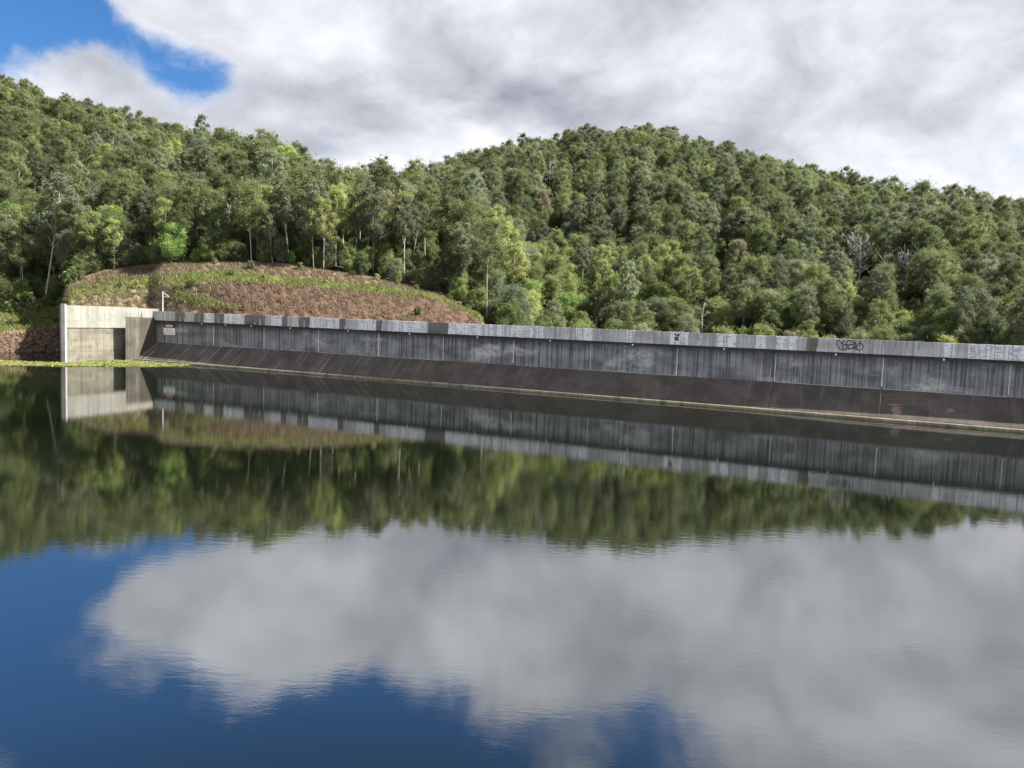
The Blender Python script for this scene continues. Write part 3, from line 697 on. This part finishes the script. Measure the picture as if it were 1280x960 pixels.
# ------------------------------------------------------------------ trees
def tree_mesh(seed, H, cf, Wd, ncl, nleaf, leaf, fork=1, lean=.04, flat=.72, up=.25, rmul=1.0, cs=1.0):
    """returns trunk MB and leaf (V, Q)"""
    rg = np.random.default_rng(seed); tb = MB()
    lx, ly = rg.normal(0, lean * H, 2)
    n = 9; tr = []
    for k in range(n):
        u = k / (n - 1); wob = .012 * H * math.sin(u * 5 + seed) * u
        tr.append(Vector((lx * u + wob, ly * u + wob * .6, -.8 + (H * .90 + .8) * u)))
    rad = [.0062 * H * rmul * (1 - .82 * k / (n - 1)) + .02 for k in range(n)]; rad[0] *= 1.35
    tb.tube(tr, rad, 7)
    def trunk_at(z):
        u = (z + .8) / (H * .90 + .8); i = min(max(int(u * (n - 1)), 0), n - 2); f = u * (n - 1) - i
        return tr[i].lerp(tr[i + 1], f), rad[i] * (1 - f) + rad[i + 1] * f
    cl = []
    for k in range(ncl):
        u = (k + rg.uniform(0, 1)) / ncl
        z = H * (1 - cf) + H * cf * u * .94
        prof = max(.45 if u > .5 else .2, math.sin(math.pi * min(1, .14 + u * .80)) ** .7)
        r = Wd * prof * math.sqrt(rg.uniform(.08, 1)); an = k * 2.4 + rg.uniform(-.6, .6)
        t0, _ = trunk_at(min(z, H * .88)); c = Vector((t0.x + r * math.cos(an), t0.y + r * math.sin(an), z + rg.uniform(-.02, .02) * H))
        rc = Wd * rg.uniform(.24, .42) * (1.05 - .2 * u) * cs
        cl.append((c, rc))
        zb = max(H * .25, z - r * rg.uniform(.7, 1.3) - H * .04); b0, br = trunk_at(min(zb, H * .85))
        mid = b0.lerp(c, .5) + Vector((rg.normal(0, .3), rg.normal(0, .3), -.06 * r))
        tb.tube([b0, mid, c - Vector((0, 0, rc * .2))], [min(br * .5, .09) + .015, min(br * .35, .055) + .01, .012], 5, False)
    wts = np.array([c[1] ** 2 for c in cl]); wts /= wts.sum(); Vs = []
    for (c, rc), wt in zip(cl, wts):
        m_ = max(20, int(nleaf * wt))
        # small sprays inside each clump
        ns = max(6, m_ // 30); d = rg.normal(0, 1, (ns, 3)); d[:, 2] += up; d /= np.linalg.norm(d, axis=1)[:, None]
        sc_ = d * (rc * rg.uniform(.45, 1.0, (ns, 1))) * np.array([1, 1, flat]) + np.array(c)
        which = rg.integers(0, ns, m_)
        off = rg.normal(0, 1, (m_, 3)) * rc * .34
        pos = sc_[which] + off
        nr = d[which] * 1.0 + rg.normal(0, .55, (m_, 3)) + np.array([0, 0, .35]); nr /= np.linalg.norm(nr, axis=1)[:, None]
        a_ = np.cross(nr, rg.normal(0, 1, (m_, 3))); a_ /= np.linalg.norm(a_, axis=1)[:, None]; b_ = np.cross(nr, a_)
        l = leaf * rg.uniform(.6, 1.35, (m_, 1)); a_ = a_ * l; b_ = b_ * l * .5
        Vs.append(np.stack([pos + a_, pos + b_, pos - a_, pos - b_], 1).reshape(-1, 3))
    # stray outer sprays so that the outline stays ragged
    m_ = int(nleaf * .14); c0 = np.array([cl[i][0][:] for i in rg.integers(0, len(cl), max(8, m_ // 12))]); c0 = c0 + rg.normal(0, 1, c0.shape) * np.array([Wd * .30, Wd * .30, Wd * .26])
    pos = c0[rg.integers(0, len(c0), m_)] + rg.normal(0, 1, (m_, 3)) * Wd * .055; a_ = rg.normal(0, 1, (m_, 3)); a_ /= np.linalg.norm(a_, axis=1)[:, None]; b_ = np.cross(a_, rg.normal(0, 1, (m_, 3))); b_ /= np.linalg.norm(b_, axis=1)[:, None]
    l = leaf * rg.uniform(.6, 1.3, (m_, 1)); a_ = a_ * l; b_ = b_ * l * .5; Vs.append(np.stack([pos + a_, pos + b_, pos - a_, pos - b_], 1).reshape(-1, 3))
    Vv = np.concatenate(Vs); return tb, Vv
def dead_mesh(seed, H, Wd, nb):
    rg = np.random.default_rng(seed); tb = MB(); n = 9; tr = [Vector((.018 * H * math.sin(k * .9 + seed) * k / n, .02 * H * math.cos(k * .7) * k / n, -.8 + (H + .8) * k / (n - 1))) for k in range(n)]
    rad = [0.0105 * H * (1 - .85 * k / (n - 1)) + .03 for k in range(n)]; tb.tube(tr, rad, 7); br = MB()
    for k in range(nb):
        u = .38 + .58 * (k + rg.uniform(0, .8)) / nb; i = int(u * (n - 1)); p = tr[i].lerp(tr[min(i + 1, n - 1)], u * (n - 1) - i); an = k * 2.4 + rg.uniform(-.5, .5); l = Wd * (1.15 - u * .7) * rg.uniform(.6, 1.1)
        dv = Vector((math.cos(an), math.sin(an), rg.uniform(.3, .9))); q1 = p + dv * l * .5; q2 = q1 + Vector((math.cos(an + .4), math.sin(an + .4), rg.uniform(.6, 1.3))) * l * .45
        br.tube([p, q1, q2], [.0050 * H, .0036 * H, .0016 * H], 5, False)
        for s_ in range(9):
            st = p.lerp(q2, rg.uniform(.4, .95)); e1 = st + Vector((rg.normal(0, .5), rg.normal(0, .5), rg.uniform(.1, 1))) * l * .4; e2 = e1 + Vector((rg.normal(0, .5), rg.normal(0, .5), rg.uniform(0, .8))) * l * .25
            br.tube([st, e1, e2], [.0034 * H, .0026 * H, .0016 * H], 4, False)
    return tb, br

KINDS = []   # (name, colour, form, height, halfwidth, trunk mesh, crown mesh)
def add_kind(name, colour, form, seed, H, cf, Wd, ncl, nleaf, leaf, barkk, **kw):
    if form in ('open', 'sparse'): kw['cs'] = .84; nleaf = int(nleaf * .8)
    tb, Vv = tree_mesh(seed, H, cf, Wd, ncl, nleaf, leaf, **kw)
    tm = tb.mesh('trunk'); tm.materials.append(BARK[barkk]); tm.polygons.foreach_set('use_smooth', [True] * len(tm.polygons))
    cm = np_mesh('crown', Vv, np.arange(len(Vv)).reshape(-1, 4)); cm.materials.append(LEAF[colour])
    KINDS.append(dict(name=name, colour=colour, form=form, H=H, W=Wd * 1.25, trunk=tm, crown=cm, src=None))
G, B_ = 'gum_tree', 'bushy_tree'
add_kind(G, 'olive', 'open', 11, 27, .50, 4.3, 24, 14112, 0.197, 'pale')
add_kind(G, 'olive', 'rounded', 12, 25, .52, 4.8, 29, 16800, 0.197, 'pale')
add_kind(G, 'grey-green', 'open', 13, 28, .46, 4.0, 20, 12096, 0.197, 'pale')
add_kind(G, 'grey-green', 'narrow', 14, 24, .58, 3.2, 23, 13440, 0.180, 'grey')
add_kind(G, 'dark green', 'rounded', 15, 23, .60, 4.5, 29, 17472, 0.197, 'grey')
add_kind(G, 'dark green', 'open', 16, 27, .45, 4.4, 21, 13440, 0.197, 'grey')
add_kind(G, 'brownish', 'rounded', 17, 24, .52, 4.4, 26, 14783, 0.197, 'grey')
add_kind(G, 'yellow-green', 'open', 18, 25, .50, 4.3, 23, 14112, 0.197, 'pale')
add_kind(G, 'olive', 'sparse', 19, 28, .38, 4.2, 15, 7727, 0.197, 'pale')
add_kind(B_, 'bright green', 'rounded', 21, 15, .80, 4.2, 31, 17472, 0.180, 'grey', flat=.9)
add_kind(B_, 'yellow-green', 'rounded', 22, 16, .82, 4.4, 34, 18816, 0.180, 'grey', flat=.9)
add_kind(B_, 'olive', 'dense', 23, 15, .82, 4.6, 34, 18816, 0.180, 'grey', flat=.9)
add_kind(B_, 'grey-green', 'feathery', 24, 17, .80, 3.9, 31, 15455, 0.172, 'grey', flat=1.0)
add_kind(B_, 'dark green', 'dense', 25, 13, .85, 4.2, 31, 17472, 0.180, 'grey', flat=.9)
NG = 9

spots = []   # x, y, z, D, az, kind, scale, rot
def ground_px(az): return 640 + FPX * math.tan(az)
az0, az1 = col_az(-330), col_az(1560)
Dd = 150.0
while Dd < 560:
    sp_ = 4.2 if Dd < 230 else 4.7
    na_ = int((az1 - az0) * Dd / sp_)
    for k in range(na_):
        a = az0 + (az1 - az0) * (k + random.uniform(-.1, 1.1)) / na_; dd = Dd + random.uniform(-.6, .6) * sp_
        pr = profile(a); px = ground_px(a)
        first = pr[4, 0]; sz = size_at(px)
        if px > 640: sz *= .84 if dd < pr[4, 0] + 55 else .97
        if random.random() > (.62 / sz) ** (1.7 if dd > first + 16 else .9): continue
        if px > 625: first = pr[2, 0] - 6
        if dd < first or dd > pr[7, 0] + 26: continue
        if px > 1300 and dd < 235: continue
        edge = dd < pr[4, 0] + 14
        # choose kind
        near = dd < pr[4, 0] + 45
        r = random.random()
        if px > 610:
            pb = .72 if near else .22
        elif px < 130: pb = .45 if near else .30
        else: pb = .30 if near else .10
        if r < pb:
            k2 = NG + (random.choices(range(5), [1.4, 2.0, 1.0, 1.1, .6])[0] if (near and px > 590) else random.choices(range(5), [1.0, .8, 1.3, .7, 1.2])[0])
        else:
            wts_ = [1.3, 1.2, 1.2, .9, 1.1, 1.0, .6, .6, .5]
            if px > 640 and not near: wts_ = [1.0, 1.0, 1.5, 1.3, 1.3, 1.2, .8, .35, .6]
            if px < 330: wts_ = [1.5, 1.4, .9, .6, .9, .9, .5, 1.0, .5]
            if dd > pr[7, 0] - 14: wts_ = [1.5, .6, 1.5, .5, .5, 1.4, .4, .3, 1.6]
            if 600 < px < 760 and near: wts_ = [.6, .6, .5, .5, .2, .2, .2, 4.5, .3]
            k2 = random.choices(range(NG), wts_)[0]
        s_ = random.choice([random.uniform(.6, .95), random.uniform(.85, 1.15), random.uniform(.95, 1.25)]) * sz
        if k2 >= NG: s_ *= 1.12
        if k2 >= NG and 180 < px < 610 and near: s_ *= random.uniform(.5, .85)
        if px > 625 and dd < pr[4, 0] + 4: s_ *= random.uniform(.6, .95)
        z = height(a, dd, pr)
        spots.append((dd * math.sin(a), dd * math.cos(a), z - .15, dd, a, k2, s_, random.uniform(0, 6.283)))
    Dd += sp_ * .92
FEATURE = [(688, 204, 330, 60), (1077, 298, 212, 92), (1135, 322, 205, 78), (880, 378, 168, 30), (287, 256, 196, 50), (52, 205, 205, 130), (787, 232, 300, 55), (903, 262, 268, 75), (535, 225, 190, 120)]   # px, top y, distance, visible height
def hides(q):
    k = KINDS[q[5]]
    for px, py, D_, vh in FEATURE:
        a, e = az_el(px, py)
        if q[3] < D_ + 3 and -(k['W'] * q[6] * .7 + .4) < (q[4] - a) * D_ < k['W'] * q[6] * .8 + 1.2 and (q[2] + k['H'] * q[6] - EYE) / q[3] > e - vh / FPX: return True
    return False
spots = [q for q in spots if not hides(q)]
for px, py, D_, kk in ((52, 205, 205, 2), (787, 232, 300, 2), (903, 262, 268, 8), (535, 225, 190, 0)):
    a, e = az_el(px, py); z = height(a, D_); spots.append((D_ * math.sin(a), D_ * math.cos(a), z - .15, D_, a, kk, min(max((EYE + D_ * e - z) / KINDS[kk]['H'], .6), 1.25), 1.0))
spots.sort(key=lambda q: q[3])
# visible share of each tree, near to far against a running horizon per picture column
NC = 640; hor = np.full(NC, -9.0)
for c in range(NC):
    px = c * 2 + 1; y = 376 if px < 78 else (385 + (px - 80) * .03 if px < 205 else 388 + (px - 205) * .0405)
    hor[c] = az_el(px, y)[1]
vis = []
for q in spots:
    k = KINDS[q[5]]; top = (q[2] + k['H'] * q[6] - EYE) / q[3]; hw = k['W'] * q[6] / q[3]; bot = (q[2] - EYE) / q[3]
    pc = (640 + (-ROLL) * top * FPX + FPX * math.tan(q[4])); c0, c1 = int((pc - hw * FPX) / 2), int((pc + hw * FPX) / 2); v = 0.0; sky_ = False
    for c in range(max(c0, 0), min(c1, NC - 1) + 1):
        u = (2 * c - pc) / (hw * FPX + 1e-6); tp = bot + (top - bot) * (1 - .35 * u * u)
        v += max(0, tp - max(hor[c], bot)); hor[c] = max(hor[c], bot + (tp - bot) * .90)
    vis.append((v, top))
final = hor.copy()
order = sorted(range(len(spots)), key=lambda i: -vis[i][0])
NIND = 285
chosen = set(i for i in order[:NIND] if vis[i][0] > .002)
for kk in range(len(KINDS)):
    if not any(spots[i][5] == kk for i in chosen): chosen.add(next(i for i in order if spots[i][5] == kk))

def landmark(px):
    for lim, s_ in ((40, 'the far-left bank'), (110, 'the wing wall pier'), (180, 'the wing wall'), (240, 'the white post'), (330, 'the cutting left half'), (430, 'the cutting middle'), (520, 'the cutting right half'), (610, 'the cutting tip'),
                    (700, 'the valley'), (800, 'the mid dam'), (900, 'the dam right of mid'), (1000, 'the white letters'), (1100, 'the black tag'), (1200, 'the apron patches')):
        if px < lim: return s_
    return 'the dam right end'
ORD = ['leftmost', 'second from left', 'third from left', 'fourth from left', 'fifth from left', 'sixth from left', 'seventh from left', 'eighth from left', 'ninth from left', 'tenth from left', 'eleventh from left', 'twelfth from left', 'thirteenth from left', 'fourteenth from left', 'fifteenth from left']
recs = {}
for i in chosen:
    q = spots[i]; k = KINDS[q[5]]; pr = profile(q[4]); hh = k['H'] * q[6]
    top = vis[i][1]; px = 640 + FPX * math.tan(q[4]); c = min(max(int(px / 2), 0), NC - 1)
    size = 'tall' if hh > 20 else ('medium' if hh > 14.5 else 'small')
    if top > final[c] - .03 and q[3] > pr[6, 0]: band = 'on skyline'
    elif q[3] < pr[4, 0] + 14: band = 'at forest edge'
    elif q[3] < pr[5, 0]: band = 'on lower slope'
    elif q[3] < pr[6, 0]: band = 'on middle slope'
    else: band = 'on upper slope'
    base = f"{size} {k['colour']} {'gum' if k['name'] == G else 'bushy tree'} {band} above {landmark(px)[4:]}"
    recs.setdefault(base, []).append((px, i))
LAB = {}
for base, lst in recs.items():
    lst.sort()
    for r_, (px, i) in enumerate(lst): LAB[i] = base if len(lst) == 1 else (ORD[r_] + ' ' + base if r_ < len(ORD) else base)
for i in sorted(chosen):
    q = spots[i]; k = KINDS[q[5]]
    e = empty(k['name'], q[:3], q[7]); e.scale = (q[6] * 1.02, q[6] * 1.02, q[6] * .95); e.empty_display_size = 1
    tag(e, LAB[i], 'tree', 'trees of the forest on the hills')
    tr = bpy.data.objects.new('trunk', k['trunk']); cr_ = bpy.data.objects.new('crown', k['crown'])
    for o in (tr, cr_): COL.objects.link(o); o.parent = e
    if k['src'] is None: k['src'] = (tr, cr_)

# the rest of the wood: one mass, with its undergrowth
rest = [i for i in range(len(spots)) if i not in chosen]
for _ in range(5200):
    a = random.uniform(az0, az1); pr = profile(a); u = random.random() ** 1.6; dd = pr[4, 0] + 1.5 + u * (pr[7, 0] - pr[4, 0])
    px = ground_px(a)
    if dd > 330 or (200 < px < 610 and dd < pr[4, 0] + 10 and random.random() < .75): continue
    spots.append((dd * math.sin(a), dd * math.cos(a), height(a, dd, pr) - .4, dd, a, NG + random.choices(range(5), [1.2, .6, 1.2, .6, 1.5])[0], random.uniform(.16, .42), random.uniform(0, 6.283))); rest.append(len(spots) - 1)
me = bpy.data.meshes.new('forest'); me.vertices.add(len(rest)); me.vertices.foreach_set('co', np.array([spots[i][:3] for i in rest], np.float32).ravel())
for nm, ty, vals in (('kind_id', 'INT', [spots[i][5] for i in rest]), ('tree_scale', 'FLOAT', [spots[i][6] for i in rest]), ('tree_turn', 'FLOAT', [spots[i][7] for i in rest])):
    at = me.attributes.new(nm, ty, 'POINT'); at.data.foreach_set('value', vals)
forest = bpy.data.objects.new('forest', me); COL.objects.link(forest)
tag(forest, 'dense eucalypt forest massed over both hills behind the single trees', 'forest', kind='stuff')
def gn_instances(ob, name, kinds):
    ng = bpy.data.node_groups.new(name, 'GeometryNodeTree')
    ng.interface.new_socket('Geometry', in_out='INPUT', socket_type='NodeSocketGeometry'); ng.interface.new_socket('Geometry', in_out='OUTPUT', socket_type='NodeSocketGeometry')
    N = ng.nodes; Lk = ng.links.new; gi = N.new('NodeGroupInput'); go = N.new('NodeGroupOutput'); jo = N.new('GeometryNodeJoinGeometry')
    def attr(nm, ty):
        a = N.new('GeometryNodeInputNamedAttribute'); a.data_type = ty; a.inputs[0].default_value = nm; return a.outputs[0]
    kid, sc_, tn = attr('kind_id', 'INT'), attr('tree_scale', 'FLOAT'), attr('tree_turn', 'FLOAT')
    rot = N.new('ShaderNodeCombineXYZ'); Lk(tn, rot.inputs[2])
    sv = N.new('ShaderNodeVectorMath'); sv.operation = 'MULTIPLY'; sv.inputs[1].default_value = (1.02, 1.02, .95); Lk(sc_, sv.inputs[0])
    for k, srcs in kinds:
        cmp_ = N.new('FunctionNodeCompare'); cmp_.data_type = 'INT'; cmp_.operation = 'EQUAL'
        ii = [s for s in cmp_.inputs if s.type == 'INT']; Lk(kid, ii[0]); ii[1].default_value = k
        j2 = N.new('GeometryNodeJoinGeometry')
        for o in srcs:
            oi = N.new('GeometryNodeObjectInfo'); oi.transform_space = 'ORIGINAL'; oi.inputs['Object'].default_value = o; Lk(oi.outputs['Geometry'], j2.inputs[0])
        g2i = N.new('GeometryNodeGeometryToInstance'); Lk(j2.outputs[0], g2i.inputs[0])
        iop = N.new('GeometryNodeInstanceOnPoints'); Lk(gi.outputs[0], iop.inputs['Points']); Lk(cmp_.outputs[0], iop.inputs['Selection']); Lk(g2i.outputs[0], iop.inputs['Instance']); Lk(rot.outputs[0], iop.inputs['Rotation']); Lk(sv.outputs[0], iop.inputs['Scale'])
        Lk(iop.outputs[0], jo.inputs[0])
    Lk(jo.outputs[0], go.inputs[0]); md = ob.modifiers.new('scatter', 'NODES'); md.node_group = ng
gn_instances(forest, 'forest_scatter', [(i, k['src']) for i, k in enumerate(KINDS)])

# ------------------------------------------------------------------ dead and bare pale trees
def at_px(px, py, D):
    a, e = az_el(px, py); return Vector((D * math.sin(a), D * math.cos(a), height(a, D)))
for s_, (px, pyt, D_, Wd, nb, lab) in enumerate([(688, 204, 330, 6, 12, 'bleached dead tree standing high on the right hill above the valley'), (1077, 298, 212, 6.5, 20, 'pale dead tree with fine bare twigs above the black graffiti tag'),
        (1135, 322, 205, 8.5, 20, 'bare dead tree with wide spreading limbs right of the black graffiti tag'), 
        (880, 378, 168, 3.0, 7, 'small leaning dead tree just behind the parapet'), (287, 256, 196, 3.4, 8, 'pale dead tree at the forest edge above the cutting')]):
    b0 = at_px(px, pyt, D_); az_, el_ = az_el(px, pyt); H = EYE + D_ * el_ - b0.z
    if H < 6 or H > 36: print('dead tree height', px, H); H = min(max(H, 9), 34)
    tb, br = dead_mesh(31 + s_, H, Wd, nb); e = empty('dead_tree', b0, s_ * 1.1); tag(e, lab, 'tree')
    tb.build('trunk', BARK['dead'], e, True); br.build('bare_branches', BARK['dead'], e, True)

# ------------------------------------------------------------------ shrubs on the bank and cutting
def shrub_mesh(seed, H, Wd, n):
    tb, Vv = tree_mesh(seed, H, .92, Wd, 12, n, .20, flat=.9, rmul=.8); return tb, Vv
SH = []
for sd, colr in ((51, 'bright green'), (52, 'olive'), (53, 'dark green'), (54, 'yellow-green')):
    tb, Vv = shrub_mesh(sd, 2.6, 1.25, 1500); tm = tb.mesh('stem'); tm.materials.append(BARK['grey']); cm = np_mesh('foliage', Vv, np.arange(len(Vv)).reshape(-1, 4)); cm.materials.append(LEAF[colr]); SH.append((colr, tm, cm))
sh_spots = []
for px, tt in ((4, 3.9), (14, 3.2), (22, 4.1), (35, 3.8), (44, 3.3), (52, 4.1), (60, 3.6), (68, 4.0), (77, 3.5), (86, 3.9), (97, 3.9), (30, 2.4), (50, 2.5), (70, 2.3), (12, 2.3), (150, 2.5), (170, 2.2), (222, 1.8), (268, 3.9),
               (290, 2.6), (312, 3.5), (375, 3.8), (405, 2.7), (440, 3.9), (470, 3.9), (495, 3.8), (520, 3.7), (560, 3.6), (585, 3.7), (523, 1.45), (330, 2.5), (240, 1.9)):
    a = col_az(px); pr = profile(a); i = int(tt); sh_spots.append((px, float(pr[i, 0] + (pr[i + 1, 0] - pr[i, 0]) * (tt - i)), a))
srec = {}
for n_, (px, D_, a) in enumerate(sorted(sh_spots)):
    k = random.choice([0, 0, 1, 2, 3] if px < 130 else [0, 1, 1, 3]); s_ = random.uniform(.55, 1.0) * (1.25 if px < 100 and height(a, D_) > 7 else .7)
    srec.setdefault((SH[k][0], 'on the bank left of the wing wall' if px < 84 else ('on the slope above the wing wall' if px < 200 else 'on the brown cutting behind the dam')), []).append((px, D_, a, k, s_))
for (colr, where), lst in srec.items():
    for r_, (px, D_, a, k, s_) in enumerate(lst):
        e = empty('shrub', (D_ * math.sin(a), D_ * math.cos(a), height(a, D_) - .1), px * .7); e.scale = (s_,) * 3
        tag(e, (ORD[r_] + ' ' if len(lst) > 1 else '') + f'low {colr} shrub {where}', 'shrub', 'shrubs on the bank and cutting')
        for nm, me_ in (('stem', SH[k][1]), ('foliage', SH[k][2])): o = bpy.data.objects.new(nm, me_); COL.objects.link(o); o.parent = e
print('trees', len(spots), 'individual', len(chosen), 'panels', NP)
